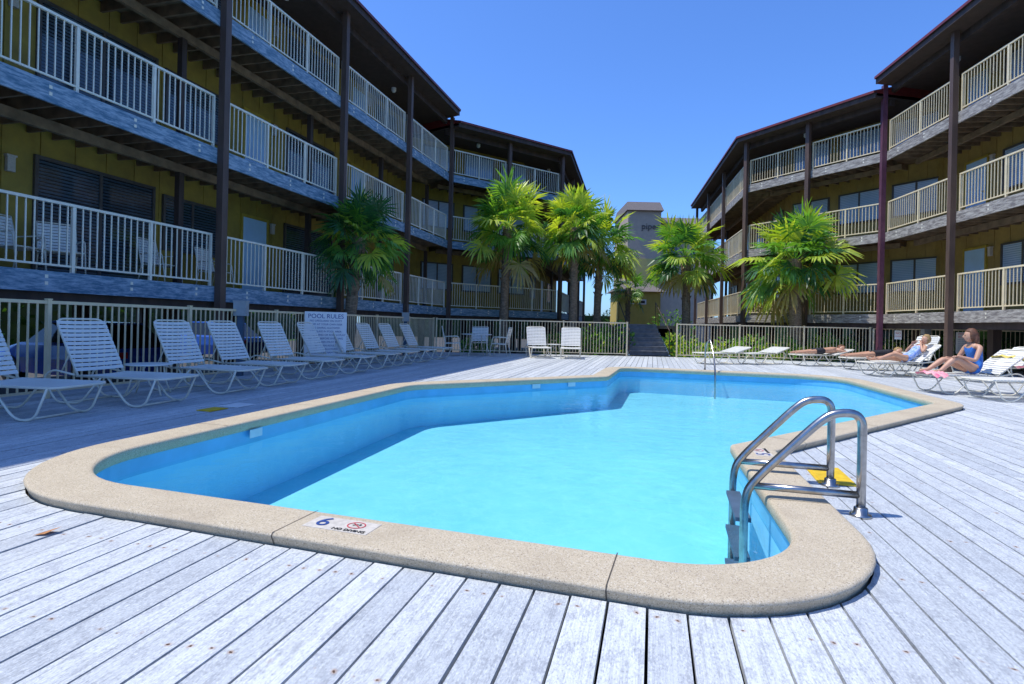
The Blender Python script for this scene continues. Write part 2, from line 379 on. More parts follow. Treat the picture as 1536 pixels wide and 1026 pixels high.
# ------------------------------------------------------------------ deck boards
def clip(poly,nx,ny,d):
    out=[]
    for i in range(len(poly)):
        a=poly[i-1]; b=poly[i]; da=a[0]*nx+a[1]*ny-d; db=b[0]*nx+b[1]*ny-d
        if (da<=0)!=(db<=0):
            t=da/(da-db); out.append((a[0]+(b[0]-a[0])*t,a[1]+(b[1]-a[1])*t))
        if db<=0: out.append(b)
    return out
dk=MB(); c_,s_=math.cos(PHI),math.sin(PHI)
def al(a,l): return (a*c_+l*s_,-a*s_+l*c_)
for k in range(-55,86):
    a0=k*BW+.0056+U(-.0012,.0012); a1=(k+1)*BW-.0056+U(-.0012,.0012); l=-1.2
    ln=U(5.5,9)
    while l<24:
        l2=l+ln; ln=4.88
        P=[al(a0,l+.002),al(a1,l+.002),al(a1,l2-.002),al(a0,l2-.002)]
        P=clip(P,0,1,20.8); P=clip(P,0,-1,.6) if P else P
        if len(P)>2:
            dk.t=R(); dz=U(-.002,.002); dk.prism(P,-.03,dz)
        l=l2
deck=put('deck',dk.mesh('deck',M['deck'],tone=True),kind='structure')
cut=MB(); cut.prism([(p.x,p.y) for p in outline(CW-.008)],-.2,.2); co=put('cutter',cut.mesh('cutter',M['deck']))
md=deck.modifiers.new('b','BOOLEAN'); md.operation='DIFFERENCE'; md.object=co; md.solver='EXACT'
bpy.context.view_layer.update()
dg=bpy.context.evaluated_depsgraph_get(); me=bpy.data.meshes.new_from_object(deck.evaluated_get(dg)); deck.modifiers.clear(); deck.data=me
bpy.data.objects.remove(co)
for i,(x,y,w,h,m,lb) in enumerate(((2.33,4.14,.24,.52,'yellow','worn yellow painted plate on the deck by the ladder'),(-3.40,6.5,.2,.26,'yellow','small yellow plate on the shaded deck'),(-3.28,6.85,.26,.3,'signw','square white plate on the shaded deck'))):
    b=MB(); b.box((-w/2,-h/2,0.003),(w/2,h/2,.011)); b.box((-w/2+.02,-h/2+.02,.011),(w/2-.02,h/2-.02,.014)); put('deck_marker',b.mesh('deck_marker',M[m]),None,(x,y,0),-PHI-.05,label=lb,cat='deck marker')
b=MB(); b.add([(-.05,-.02,.006),(0,-.035,.012),(.06,0,.03),(.0,.03,.008),(-.02,.0,.004)],[(0,1,4),(1,2,4),(2,3,4),(3,0,4)]); put('dry_leaf',b.mesh('dry_leaf',mat('dry_leaf_brown',(.5,.22,.08),.7)),None,(-2.2,2.72,0),.4,label='small dry orange leaf lying on the deck boards',cat='leaf')
# ------------------------------------------------------------------ ladder
lad=empty('pool_ladder',(2.1,3.55,0),math.atan2(.27,-.963)+math.pi,label='stainless steel pool ladder with two arched grab rails',cat='ladder')
for yy in (-.31,.34):
    pts=fil([(0,yy,-.02),(0,yy,.40),(-.0,yy,.585),(-.14,yy,.585),(-.22,yy,.53),(-.56,yy,.16),(-.62,yy,.06),(-.62,yy,-.75)],.13,7)
    b=MB(); b.tube(pts,.0245,14)
    b.tube([(0,yy,.12),(-.585,yy,.12)],.0215,12); put('grab_rail',b.mesh('grab_rail',M['chrome'],smooth=True),lad)
    b=MB(); b.tube([(0,yy,.0),(0,yy,.014),(0,yy,.016),(0,yy,.05),(0,yy,.055)],.03,16,rads=[.058,.055,.038,.036,.026]); put('base_flange',b.mesh('base_flange',M['chrome'],smooth=True),lad)
for z in (-.1,-.34,-.58):
    b=MB(); b.box((-.665,-.285,z-.012),(-.575,.315,z+.012)); put('step',b.mesh('step',M['dkblue']),lad)
hr=empty('handrail',(4.85,13.75,0),-.3,label='curved steel entry handrail at the pool steps',cat='handrail')
b=MB(); b.tube(fil([(-.15,.2,0),(-.15,.2,.65),(-.05,.1,.85),(.03,-.3,.42),(.06,-.55,.0),(.06,-.55,-.6)],.15,6),.02,10); put('rail',b.mesh('rail',M['chrome'],smooth=True),hr)
b=MB(); b.tube([(-.15,.2,.0),(-.15,.2,.05)],.045,12); put('base_flange',b.mesh('base_flange',M['chrome'],smooth=True),hr)
# ------------------------------------------------------------------ buildings
def rot90(e): return Vector((-e.y,e.x))
def offs(P,o):
    P=[Vector(p) for p in P]; out=[]
    for i in range(len(P)):
        if i==0: nn=rot90((P[1]-P[0]).normalized())
        elif i==len(P)-1: nn=rot90((P[i]-P[i-1]).normalized())
        else:
            n1=rot90((P[i]-P[i-1]).normalized()); n2=rot90((P[i+1]-P[i]).normalized()); nn=n1+n2; nn=nn/nn.dot(n1)
        out.append(P[i]+nn*o)
    return out
def segM(P,Q):
    e=(Q-P).normalized(); n=rot90(e)
    return Matrix(((e.x,n.x,0,P.x),(e.y,n.y,0,P.y),(0,0,1,0),(0,0,0,1)))
ZT=[1.68,4.44,7.19]; GZ=-.62
def strip(b,P,o0,o1,z0,z1):
    A=offs(P,o0);B=offs(P,o1)
    for i in range(len(P)-1):
        a0=z0[i] if isinstance(z0,list) else z0; a1=z1[i] if isinstance(z1,list) else z1
        b.prism([A[i],A[i+1],B[i+1],B[i]],a0,a1)
def building(name,F,cols,openings,lab,depth,fas,rail,wallm,postm,cornercols,EV):
    F=[Vector(p) for p in F]; E=F[1]
    pl=lambda d:[e+d for e in EV]
    em=empty(name,(E.x,E.y,GZ),label=lab,cat='apartment building')
    T=Matrix.Translation((-E.x,-E.y,-GZ))
    for zt in ZT:
        b=MB(T); strip(b,F,0,1.95,zt-.05,zt); put('gallery_floor',b.mesh('gallery_floor',M['joist']),em)
        b=MB(T); strip(b,F,-.045,-.002,zt-.30,zt+.005)
        b.cur=1
        for i in range(len(F)-1):
            b.M=T@segM(F[i],F[i+1]); L=(F[i+1]-F[i]).length; x=.7
            while x<L: b.box((x,-.05,zt-.2),(x+.045,-.046,zt-.15)); b.box((x,-.05,zt-.1),(x+.045,-.046,zt-.05)); x+=1.37
        put('fascia',b.mesh('fascia',[M[fas],M['railw']]),em)
        b=MB(T)
        for i in range(len(F)-1):
            b.M=T@segM(F[i],F[i+1]); L=(F[i+1]-F[i]).length; x=.2
            while x<L-.1:
                b.box((x,.0,zt-.26),(x+.045,1.93,zt-.052)); x+=.42
            b.box((.0,.9,zt-.42),(L,.99,zt-.25))
        put('joists',b.mesh('joists',M['joist']),em)
    W=offs(F,1.95)
    for j,zt in enumerate(ZT):
        z1=(ZT[j+1]-.06) if j<2 else EV
        b=MB(T); strip(b,F,1.95,depth,zt-.045,z1)
        for i in range(len(F)-1):
            zz=z1 if j<2 else EV[i]
            b.M=T@segM(W[i],W[i+1]); L=(W[i+1]-W[i]).length; x=.3
            while x<L-.1: b.box((x,-.018,zt+.01),(x+.04,-.001,zz-.05)); x+=.61
        put('wall',b.mesh('wall',M[wallm]),em)
    b=MB(T); strip(b,F,1.97,depth-.02,1.35,1.63); strip(b,F,.05,.2,1.2,1.378); put('floor_beam',b.mesh('floor_beam',M['dkwood']),em)
    b=MB(T); strip(b,F,-.45,depth+.4,pl(.001),pl(.06)); put('soffit',b.mesh('soffit',M['soffit']),em)
    b=MB(T); strip(b,F,-.50,-.452,pl(-.01),pl(.20)); strip(b,F,.10,.24,pl(-.22),pl(0))
    put('roof_fascia',b.mesh('roof_fascia',M['dkwood']),em)
    b=MB(T); A=offs(F,-.56);B=offs(F,depth*.55);C=offs(F,depth+.45)
    for i in range(len(F)-1):
        ez=EV[i]; v=[]
        for q in (i,i+1):
            v+=[(A[q].x,A[q].y,ez+.15),(A[q].x,A[q].y,ez+.23),(B[q].x,B[q].y,ez+1.5),(C[q].x,C[q].y,ez+.23),(C[q].x,C[q].y,ez+.15)]
        b.add(v,[(0,5,6,1),(1,6,7,2),(2,7,8,3),(3,8,9,4),(0,1,2,3,4),(9,8,7,6,5)])
    put('roof',b.mesh('roof',M['maroon']),em)
    for i in range(len(F)-1):
        S=segM(F[i],F[i+1]); L=(F[i+1]-F[i]).length; cs=cols[i]
        for x in cs:
            b=MB(T@S); b.box((x-.075,-.20,GZ),(x+.075,-.055,EV[i]))
            cm=postm
            if any(abs(Vector(F[i]+(F[i+1]-F[i]).normalized()*x-Vector(q)).length)<.2 for q in cornercols): cm='purple'
            put('column',b.mesh('column',M[cm]),em)
            if L>12:
                for z0,z1 in ((ZT[0],ZT[1]-.42),(ZT[1],ZT[2]-.42)):
                    b=MB(T@S); b.box((x-.06,.88,z0),(x+.06,1.0,z1)); put('inner_post',b.mesh('inner_post',M['dkwood']),em)
            for yy in (1.05,3.5,depth-.5):
                b=MB(T@S); b.box((x-.11,yy-.11,GZ),(x+.11,yy+.11,1.35)); put('piling',b.mesh('piling',M['dkwood']),em)
        x=2.
        while x<L:
            b=MB(T@S); b.tube([(x,.9,EV[i]),(x,.9,EV[i]-.1),(x,.9,EV[i]-.16)],.09,10,rads=[.09,.09,.05]); put('ceiling_lamp',b.mesh('ceiling_lamp',M['signw']),em); x+=6
        bays=sorted(set([0]+[c for c in cs if 0<c<L]+[L]))
        for a,c in zip(bays[:-1],bays[1:]):
            if c-a<.5: continue
            for zt in ZT:
                b=MB(T@S); x0=a+.09; x1=c-.09; y=.03
                b.box((x0,y-.025,zt+1.02),(x1,y+.025,zt+1.06)); b.box((x0,y-.015,zt+.09),(x1,y+.015,zt+.12))
                n=max(1,round((x1-x0)/.118)); 
                for k in range(n+1):
                    xx=x0+(x1-x0)*k/n; w=.0085
                    b.box((xx-w,y-w,zt+.12),(xx+w,y+w,zt+1.02))
                m=max(1,round((x1-x0)/1.37))
                for k in range(m+1):
                    xx=x0+.02+(x1-x0-.04)*k/m; b.box((xx-.022,y-.024,zt+.0),(xx+.022,y+.024,zt+1.018))
                put('railing',b.mesh('railing',M[rail]),em)
    for (i,x,kind,fl) in openings:
        Sx=T@segM(W[i],W[i+1])
        for f in fl:
            z=ZT[f]; hmax=(EV[i]-z-.15) if f==2 else 9
            A=Sx@Matrix.Translation((x,0,z))
            if kind=='door':
                ht=min(2.03,hmax-.1)
                d=put('door',None,em); d.empty_display_size=.2
                b=MB(A); b.box((-.45,-.045,.02),(.45,-.02,ht)); b.box((-.32,-.05,1.2),(.32,-.0452,ht-.18)); b.box((-.32,-.05,.25),(.32,-.0452,1.0))
                put('door_panel',b.mesh('door_panel',M['door']),d)
                b=MB(A)
                for q in (((-.52,-.06,.0),(-.452,-.0,ht+.08)),((.452,-.06,.0),(.52,-.0,ht+.08)),((-.45,-.058,ht+.002),(.45,-.0,ht+.078))): b.box(*q)
                put('door_frame',b.mesh('door_frame',M['trim']),d)
                b=MB(A); b.ell((.38,-.085,1.0),(.03,.03,.03),8,6); b.tube([(.38,-.05,1.0),(.38,-.08,1.0)],.012,6); put('handle',b.mesh('handle',M['chrome']),d)
                b=MB(A); b.box((.62,-.09,1.75),(.74,-.02,2.0)); b.box((.60,-.10,2.0),(.76,-.02,2.03)); put('wall_light',b.mesh('wall_light',M['marker']),em)
            else:
                w,z0,z1=(1.5,.9,2.0) if kind[0]=='w' else (2.3,.05,2.1)
                z1=min(z1,hmax-.1); z0=min(z0,.7) if f==2 and kind[0]=='w' else z0
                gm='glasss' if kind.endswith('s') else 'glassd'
                d=put('window',None,em)
                b=MB(A); b.box((-w/2,-.03,z0),(w/2,-.012,z1)); put('glass',b.mesh('glass',M[gm]),d)
                b=MB(A)
                for q in (((-w/2-.06,-.06,z0-.06),(-w/2,-.0,z1+.06)),((w/2,-.06,z0-.06),(w/2+.06,-.0,z1+.06)),((-w/2,-.058,z1),(w/2,-.0,z1+.058)),((-w/2,-.058,z0-.058),(w/2,-.0,z0)),((-.03,-.055,z0),(.03,-.0302,z1))): b.box(*q)
                put('frame',b.mesh('frame',M['frame']),d)
    return em,W
LF=[(-8.83,1.0),(-2.75,23.4),(2.15,27.0),(5.0,40)]
e0=(Vector(LF[1])-Vector(LF[0])).normalized(); L0=(Vector(LF[1])-Vector(LF[0])).length
cL=[(y-1.0)/e0.y for y in (3.2,7.3,11.45,15.65,19.6,23.4)]
WL=offs(LF,1.95)
def wl(y): return (y-WL[0].y)/e0.y
opL=[]
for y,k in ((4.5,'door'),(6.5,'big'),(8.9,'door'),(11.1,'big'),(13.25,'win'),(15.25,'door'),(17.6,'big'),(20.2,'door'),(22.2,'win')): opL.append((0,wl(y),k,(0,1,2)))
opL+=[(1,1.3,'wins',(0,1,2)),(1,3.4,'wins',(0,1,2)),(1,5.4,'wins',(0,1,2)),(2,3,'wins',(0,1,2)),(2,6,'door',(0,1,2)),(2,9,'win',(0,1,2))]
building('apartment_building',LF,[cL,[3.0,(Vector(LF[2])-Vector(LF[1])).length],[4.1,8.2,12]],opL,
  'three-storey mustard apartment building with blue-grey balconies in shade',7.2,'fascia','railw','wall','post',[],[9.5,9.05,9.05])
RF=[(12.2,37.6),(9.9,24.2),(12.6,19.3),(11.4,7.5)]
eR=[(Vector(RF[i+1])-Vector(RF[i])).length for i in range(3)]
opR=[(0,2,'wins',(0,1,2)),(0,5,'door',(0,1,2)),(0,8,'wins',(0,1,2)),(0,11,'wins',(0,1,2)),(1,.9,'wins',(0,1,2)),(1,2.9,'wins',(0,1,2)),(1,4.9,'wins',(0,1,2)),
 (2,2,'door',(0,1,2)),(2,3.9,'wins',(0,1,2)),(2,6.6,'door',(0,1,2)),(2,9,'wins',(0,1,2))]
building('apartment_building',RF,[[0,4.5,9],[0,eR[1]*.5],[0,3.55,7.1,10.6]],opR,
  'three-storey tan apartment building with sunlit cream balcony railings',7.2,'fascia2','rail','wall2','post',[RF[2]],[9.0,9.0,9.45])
# ------------------------------------------------------------------ centre background
em=empty('storage_house',(8.9,40,GZ),label='small mustard house with hipped grey shingle roof',cat='small house')
b=MB(); b.box((-1.5,0,0),(1.5,3,4.2)); put('wall',b.mesh('wall',siding_mat('bright_mustard_siding',(.62,.46,.10),(.5,.37,.08))),em)
b=MB(); b.add([(-1.8,-.3,4.2),(1.8,-.3,4.2),(1.8,3.3,4.2),(-1.8,3.3,4.2),(-.5,1.5,5.15),(.5,1.5,5.15)],[(0,1,5,4),(1,2,5),(2,3,4,5),(3,0,4),(0,3,2,1)]); put('roof',b.mesh('roof',M['shingle']),em)
b=MB(); b.box((-.7,-.05,3.3),(.5,-.01,3.65)); put('sign_board',b.mesh('sign_board',M['signw']),em)
b=MB(); b.box((-.6,-.06,3.38),(.4,-.052,3.57)); put('sign_panel',b.mesh('sign_panel',M['blackink']),em)
em=empty('apartment_tower',(14.8,62,GZ),label='taupe apartment block with shingle roof and lettering on its wall',cat='apartment building')
b=MB(); b.box((-2.4,0,0),(1.2,8,14.4)); b.box((1.21,1,0),(7.2,9,13.2)); put('wall',b.mesh('wall',M['taupe']),em)
b=MB(); b.add([(-2.6,-.4,14.4),(1.4,-.4,14.4),(1.4,8,14.4),(-2.6,8,14.4),(-2.4,.6,15.5),(1.2,.6,15.5),(1.2,7,15.5),(-2.4,7,15.5)],[(0,1,5,4),(1,2,6,5),(2,3,7,6),(3,0,4,7),(4,5,6,7),(0,3,2,1)])
b.add([(1.41,.5,13.2),(7.6,.5,13.2),(7.6,9,13.2),(1.41,9,13.2),(1.41,2,14.1),(7.2,2,14.1)],[(0,1,5,4),(1,2,5),(2,3,4,5),(3,0,4),(0,3,2,1)])
put('roof',b.mesh('roof',M['shingle']),em)
b=MB(); b.box((-2.3,-.06,5.5),(1.1,-.012,9.2)); put('wall_panel',b.mesh('wall_panel',siding_mat('ochre_wall_panel',(.58,.44,.14),(.5,.37,.12))),em)
text('piper',.95,Matrix.Translation((.05,-.05,12.7))@Matrix.Rotation(math.pi/2,4,'X'),M['greyink'],em,'wall_lettering',.03)
for x in (2.9,5.2):
    b=MB(); b.box((x-.4,.95,9.4),(x+.4,.99,10.7)); put('window',b.mesh('window',M['glassd']),em)
em=empty('staircase',(5.2,21.4,0),-.0,label='worn grey-brown wooden steps rising beyond the pool gate',cat='staircase')
for k in range(7):
    b=MB(); b.box((-.72,.1+k*.3,.17*(k+1)-.04),(.72,.1+k*.3+.31,.17*(k+1))); b.box((-.72,.12+k*.3,.17*k),(.72,.14+k*.3,.17*(k+1)-.041)); put('step',b.mesh('step',M['stepw']),em)
for sx in (-.76,.76):
    b=MB(); b.add([(sx-.03,.0,0),(sx-.03,2.4,1.2),(sx-.03,2.4,.9),(sx-.03,.5,-.1),(sx+.03,.0,0),(sx+.03,2.4,1.2),(sx+.03,2.4,.9),(sx+.03,.5,-.1)],[(0,1,2,3),(4,7,6,5),(0,4,5,1),(1,5,6,2),(2,6,7,3),(3,7,4,0)])
    put('stringer',b.mesh('stringer',M['dkblue']),em)
    b=MB(); b.tube([(sx,.1,0),(sx,.1,.95),(sx,2.3,2.1),(sx,2.3,1.2)],.02,6); put('stair_rail',b.mesh('stair_rail',M['dkwood']),em)
b=MB(); b.box((3.6,23.9,1.02),(6.9,40,1.15)); b.box((3.6,23.9,GZ),(3.75,40,1.018)); b.box((6.75,23.9,GZ),(6.9,40,1.018)); put('walkway',b.mesh('walkway',M['joist']),kind='structure')
# ------------------------------------------------------------------ fences
def fence(P,Q,lab):
    P=Vector(P);Q=Vector(Q); e=Q-P; L=e.length; em=empty('fence',(P.x,P.y,0),math.atan2(e.y,e.x),label=lab,cat='fence',group='metal picket fence around the pool deck')
    n=max(1,round(L/2.4)); d=L/n
    for k in range(n+1):
        b=MB(); b.box((k*d-.025,-.025,0.001),(k*d+.025,.025,1.23)); b.box((k*d-.03,-.03,1.23),(k*d+.03,.03,1.245)); put('post',b.mesh('post',M['fence']),em)
    for k in range(n):
        b=MB(); x0=k*d+.027; x1=(k+1)*d-.027
        b.box((x0,-.017,1.18),(x1,.017,1.22)); b.box((x0,-.015,.08),(x1,.015,.11))
        m=round((x1-x0)/.105)
        for j in range(1,m): xx=x0+(x1-x0)*j/m; b.box((xx-.0085,-.0085,.11),(xx+.0085,.0085,1.18))
        put('fence_panel',b.mesh('fence_panel',M['fence']),em)
    return em
fence((-6.75,2.6),(-2.82,20.5),'long cream picket fence behind the row of loungers')
fence((-2.72,20.52),(4.15,20.5),'cream picket fence in front of the palms')
fence((5.95,20.5),(12.4,19.7),'cream picket fence beside the gate opening')
fence((12.5,19.66),(17.5,16.0),'cream picket fence behind the sunbathers')
for x,y,z in ((-4.98,10.45,1.22),(-3.35,17.9,1.2),(13.6,18.7,1.15)):
    em=empty('electrical_box',(x,y,0),.1,label='grey electrical box on a short fence post',cat='electrical box')
    b=MB(); b.box((-.05,-.05,0.001),(.05,.05,z-.12)); put('post',b.mesh('post',M['dkblue']),em)
    b=MB(); b.box((-.11,-.08,z-.12),(.11,.08,z+.14)); b.box((-.12,-.09,z+.14),(.12,.09,z+.16)); put('box_cover',b.mesh('box_cover',M['grey']),em)
def sign(x,y,z,w,h,rot,lines,lab):
    em=empty('sign',(x,y,z),rot,label=lab,cat='sign')
    b=MB(); b.box((-w/2,-.006,0),(w/2,.006,h)); put('panel',b.mesh('panel',M['signw']),em)
    for (t,sz,zz,m) in lines: text(t,sz,Matrix.Translation((0,-.009,zz))@Matrix.Rotation(math.pi/2,4,'X'),m,em)
rules=[('POOL RULES',.135,.92,M['blueink'])]
txt=['NO LIFEGUARD ON DUTY','SWIM AT YOUR OWN RISK','NO DIVING ALLOWED','NO GLASS IN POOL AREA','NO RUNNING OR ROUGH PLAY','SHOWER BEFORE ENTERING','CHILDREN MUST BE','WITH AN ADULT','NO PETS ALLOWED','POOL HOURS 8AM - 10PM']
for i,t in enumerate(txt): rules.append((t,.058,.82-i*.078,M['blueink']))
sign(-4.12,12.6,.22,.90,1.02,math.radians(28),rules,'white pool rules board with blue lettering on the fence')
s2=[('POOL',.09,.62,M['redink']),('RULES',.09,.53,M['redink'])]+[('NO DIVING',.05,.45-.06*i,M['blueink']) for i in range(7)]
sign(14.2,17.9,.45,.36,.68,-.6,s2,'small white notice with red and blue lettering on the fence')
sign(12.9,19.0,.85,.2,.3,-.6,[('NO',.09,.2,M['redink']),('DIVING',.05,.1,M['redink'])],'small white notice with red lettering on fence')
# ------------------------------------------------------------------ loungers
LY=.31
def lounger(ang,label,strapm='white',name='sun_lounger'):
    em=empty(name,(0,0,0),label=label,cat='sun lounger',group='strap sun loungers on the deck')
    hx=.66; LB=.74; ca,sa=math.cos(ang),math.sin(ang); bx=hx-LB*ca; bz=.34+LB*sa
    b=MB()
    for path in ([(hx,-LY,.34),(bx,-LY,bz),(bx,LY,bz),(hx,LY,.34)],[(hx-.02,LY,.335),(1.80,LY,.335),(1.80,-LY,.335),(hx-.02,-LY,.335)]):
        b.tube(fil(path,.11,6),.0135,8)
    for sy in (-1,1):
        y=sy*(LY+.0)
        b.tube(fil([(1.72,y,.33),(1.58,y,.016),(1.36,y,.016),(1.08,y,.325)],.10,5),.0125,7)
        b.tube(fil([(.98,y,.325),(.70,y,.016),(.36,y,.016),(.16,y,.30),(.30,y,.40),(.62,y,.345)],.09,5),.0125,7)
    for x in (1.47,.5): b.tube([(x,-LY,.016),(x,LY,.016)],.0115,7)
    if ang>.4:
        for sy in (-1,1): b.tube([(hx-.3*ca,sy*.29,.34+.3*sa),(.40,sy*.29,.36)],.009,6)
    put('frame',b.mesh('frame',M['tube'],smooth=True),em)
    def strap(b,hw,t):
        n_=6
        for k in range(n_):
            y0=-hw+2*hw*k/n_; y1=-hw+2*hw*(k+1)/n_
            s0=-.012*(1-(y0/hw)**2); s1=-.012*(1-(y1/hw)**2)
            b.add([(0,y0,s0),(.043,y0,s0),(.043,y1,s1),(0,y1,s1),(0,y0,s0+t),(.043,y0,s0+t),(.043,y1,s1+t),(0,y1,s1+t)],
              [(0,3,2,1),(4,5,6,7)]+([(0,1,5,4)] if k==0 else [])+[(1,2,6,5)]+([(2,3,7,6)] if k==n_-1 else [])+[(3,0,4,7)])
    b=MB(); x=hx+.04
    while x<1.76:
        b.M=Matrix.Translation((x,0,.346)); strap(b,LY+.012,.004); x+=.056
    put('seat',b.mesh('seat',M[strapm]),em)
    b=MB(); s=.05
    while s<LB-.05:
        b.M=Matrix.Translation((hx,0,.34))@Matrix.Rotation(ang,4,'Y')@Matrix.Translation((-s-.043,0,.012)); strap(b,LY+.012,.004); s+=.056
    put('backrest',b.mesh('backrest',M[strapm]),em)
    return em
Lbl='white strap sun lounger with raised back on the shaded deck'
tops=[(-5.80,6.0),(-5.35,7.04),(-5.05,8.40),(-4.83,9.41),(-4.56,10.63),(-4.3,11.75),(-4.04,13.0),(-3.77,14.26),(-3.5,15.47),(-3.2,16.8)]
m0=lounger(math.radians(63),Lbl)
dirL=math.atan2(-.215,.977)
for i,(x,y) in enumerate(tops):
    rr=dirL+U(-.07,.07); ox=x-math.cos(rr)*.32; oy=y-math.sin(rr)*.32
    if i==0: m0.location=(ox,oy,0); m0.rotation_euler=(0,0,rr)
    else: copy_thing(m0,(ox,oy,0),rr)
copy_thing(m0,(.78,19.75,0),math.radians(-84),'white strap sun lounger with raised back in the sun')
copy_thing(m0,(2.05,19.7,0),math.radians(-96),'white strap sun lounger with raised back in the sun')
mflat=lounger(math.radians(14),'white strap sun lounger lying nearly flat in the sun')
mflat.location=(7.2,17.7,0); mflat.rotation_euler=(0,0,math.radians(-155))
copy_thing(mflat,(8.6,18.2,0),math.radians(-150))
copy_thing(mflat,(10.35,17.6,0),math.radians(190),'white strap lounger flat under a lying sunbather')
copy_thing(mflat,(11.1,16.1,0),math.radians(186),'white strap lounger flat under a lying sunbather')
mrec=lounger(math.radians(38),'white strap lounger with half raised back under a reclining woman')
mrec.location=(10.35,13.9,0); mrec.rotation_euler=(0,0,math.radians(183))
copy_thing(m0,(11.0,14.6,0),math.radians(190),'empty white strap sun lounger with raised back')
copy_thing(mrec,(9.15,10.2,0),math.radians(178),'white strap lounger with a woman seated on it')
copy_thing(mrec,(9.35,9.35,0),math.radians(182),'empty white strap lounger with towels over its back')
copy_thing(mrec,(11.9,13.0,0),math.radians(186),'empty white strap lounger with half raised back')
def towel(x,y,z,w,l,rot,m,lab):
    b=MB(); N=10; vs=[];fs=[]
    for i in range(N+1):
        for j in range(N+1):
            u=i/N-.5;v=j/N-.5
            vs.append((u*w,v*l,.02*math.sin(u*14+v*5)+.015*math.sin(v*17)-.25*max(0,abs(v)-.3)))
    for i in range(N):
        for j in range(N): a=i*(N+1)+j; fs.append((a,a+N+1,a+N+2,a+1))
    b.add(vs,fs); put('towel',b.mesh('towel',M[m],smooth=True),None,(x,y,z),rot,label=lab,cat='towel')
towel(8.78,9.4,.55,.36,.6,.2,'towelp','pink patterned towel draped over a white lounger')
towel(8.98,10.25,.68,.25,.5,.1,'towely','yellow towel hung over a lounger back')
towel(7.45,10.05,.375,.3,.45,.1,'towelp','pink towel under the seated woman on the lounger')
def side_table(x,y,h=.42,r=.28,lab='small round white side table between loungers'):
    em=empty('side_table',(x,y,0),U(0,3),label=lab,cat='table')
    b=MB(); b.tube([(0,0,h-.02),(0,0,h-.012),(0,0,h)],r,28,rads=[r-.01,r,r-.004]); put('table_top',b.mesh('table_top',M['white']),em)
    for k in range(4):
        a=k*math.pi/2; b=MB(); b.tube(fil([(math.cos(a)*r*.7,math.sin(a)*r*.7,h-.02),(math.cos(a)*r*.75,math.sin(a)*r*.75,h*.5),(math.cos(a)*r*1.05,math.sin(a)*r*1.05,0.01)],.1),.0115,7); put('leg',b.mesh('leg',M['tube'],smooth=True),em)
side_table(-4.85,7.62); side_table(1.43,19.4)
side_table(-1.15,18.6,.72,.5,'round white dining table near the fence')
def chair(x,y,z,rot,src=None,lab='white strap patio chair with arms'):
    if src: return copy_thing(src,(x,y,z),rot,lab)
    em=empty('patio_chair',(x,y,z),rot,label=lab,cat='chair',group='white patio chairs')
    b=MB()
    for sy in (-1,1):
        yy=sy*.27
        b.tube(fil([(-.28,yy,.012),(-.2,yy,.4),(-.32,yy,.95)],.06,4),.012,7)
        b.tube(fil([(-.26,yy,.62),(.22,yy,.64),(.27,yy,.3),(.3,yy,.012)],.08,4),.012,7)
        b.tube([(-.2,yy,.4),(.26,yy,.42)],.012,7)
    b.tube([(-.32,-.27,.95),(-.32,.27,.95)],.012,7); b.tube([(.26,-.27,.42),(.26,.27,.42)],.012,7)
    put('frame',b.mesh('frame',M['tube'],smooth=True),em)
    b=MB(); x_=-.18
    while x_<.24: b.box((x_,-.28,.405),(x_+.042,.28,.42)); x_+=.054
    put('seat',b.mesh('seat',M['white']),em)
    b=MB(); s=.05
    while s<.52:
        b.M=Matrix.Translation((-.2,0,.41))@Matrix.Rotation(math.radians(-12.5),4,'Y'); b.box((-.008,-.28,s),(.008,.28,s+.043)); s+=.054
    put('backrest',b.mesh('backrest',M['white']),em); return em
c0=chair(-1.95,18.5,0,.1,None,'white strap patio chair at the dining table')
chair(-.35,18.7,0,math.pi-.2,c0,'white strap patio chair at the dining table')
chair(-1.1,19.4,0,-1.6,c0,'white strap patio chair at the dining table')
for y in (9.0,9.7,11.6,13.0):
    X=-9.1+.272*y-1.25; chair(X,y,ZT[0],-.3+U(-.4,.4),c0,'white patio chair standing on the apartment gallery')
# ------------------------------------------------------------------ palms
def fan(b,base_,d,R_,pet,nseg,droop,fold=.5):
    d=d.normalized(); side=d.cross(Vector((0,0,1)))
    if side.length<.1: side=Vector((1,0,0))
    side.normalize(); up=side.cross(d).normalized()
    p0=base_; p1=base_+d*pet*.5+Vector((0,0,.02)); p2=base_+d*pet-Vector((0,0,pet*pet*.12*droop))
    w=.014
    b.add([p0-side*w*1.6,p0+side*w*1.6,p1+side*w,p1-side*w,p2+side*w*.7,p2-side*w*.7],[(0,1,2,3),(3,2,4,5)])
    d2=(d-Vector((0,0,.25*droop))).normalized(); up2=side.cross(d2).normalized()
    tw=U(-.9,.9); side2=(side*math.cos(tw)+up2*math.sin(tw)); up3=d2.cross(side2)*-1
    for k in range(nseg):
        if R()<.05: continue
        th=math.radians(-120+240*k/(nseg-1)+U(-5,5)); rr=R_*(1-.28*abs(th)/2.2)*U(.78,1.1)
        r=d2*math.cos(th)+side2*math.sin(th); r=r+up3*fold*.45*abs(math.sin(th)); r.normalize()
        t=(-d2*math.sin(th)+side2*math.cos(th)); t=(t+up3*U(-.5,.5)).normalized()
        wm=R_*.040; m=p2+r*rr*.52; m.z-=.05*droop*rr; wt=m+(r+Vector((U(-.16,.16),U(-.16,.16),-.6*droop-.12))).normalized()*rr*.5
        m2=m*.45+wt*.55; 
        b.add([p2,m+t*wm,m-t*wm],[(0,1,2)]); b.add([m+t*wm,m2+t*wm*.7,m2-t*wm*.7,m-t*wm],[(0,1,2,3)]); b.add([m2+t*wm*.7,wt,m2-t*wm*.7],[(0,1,2)])
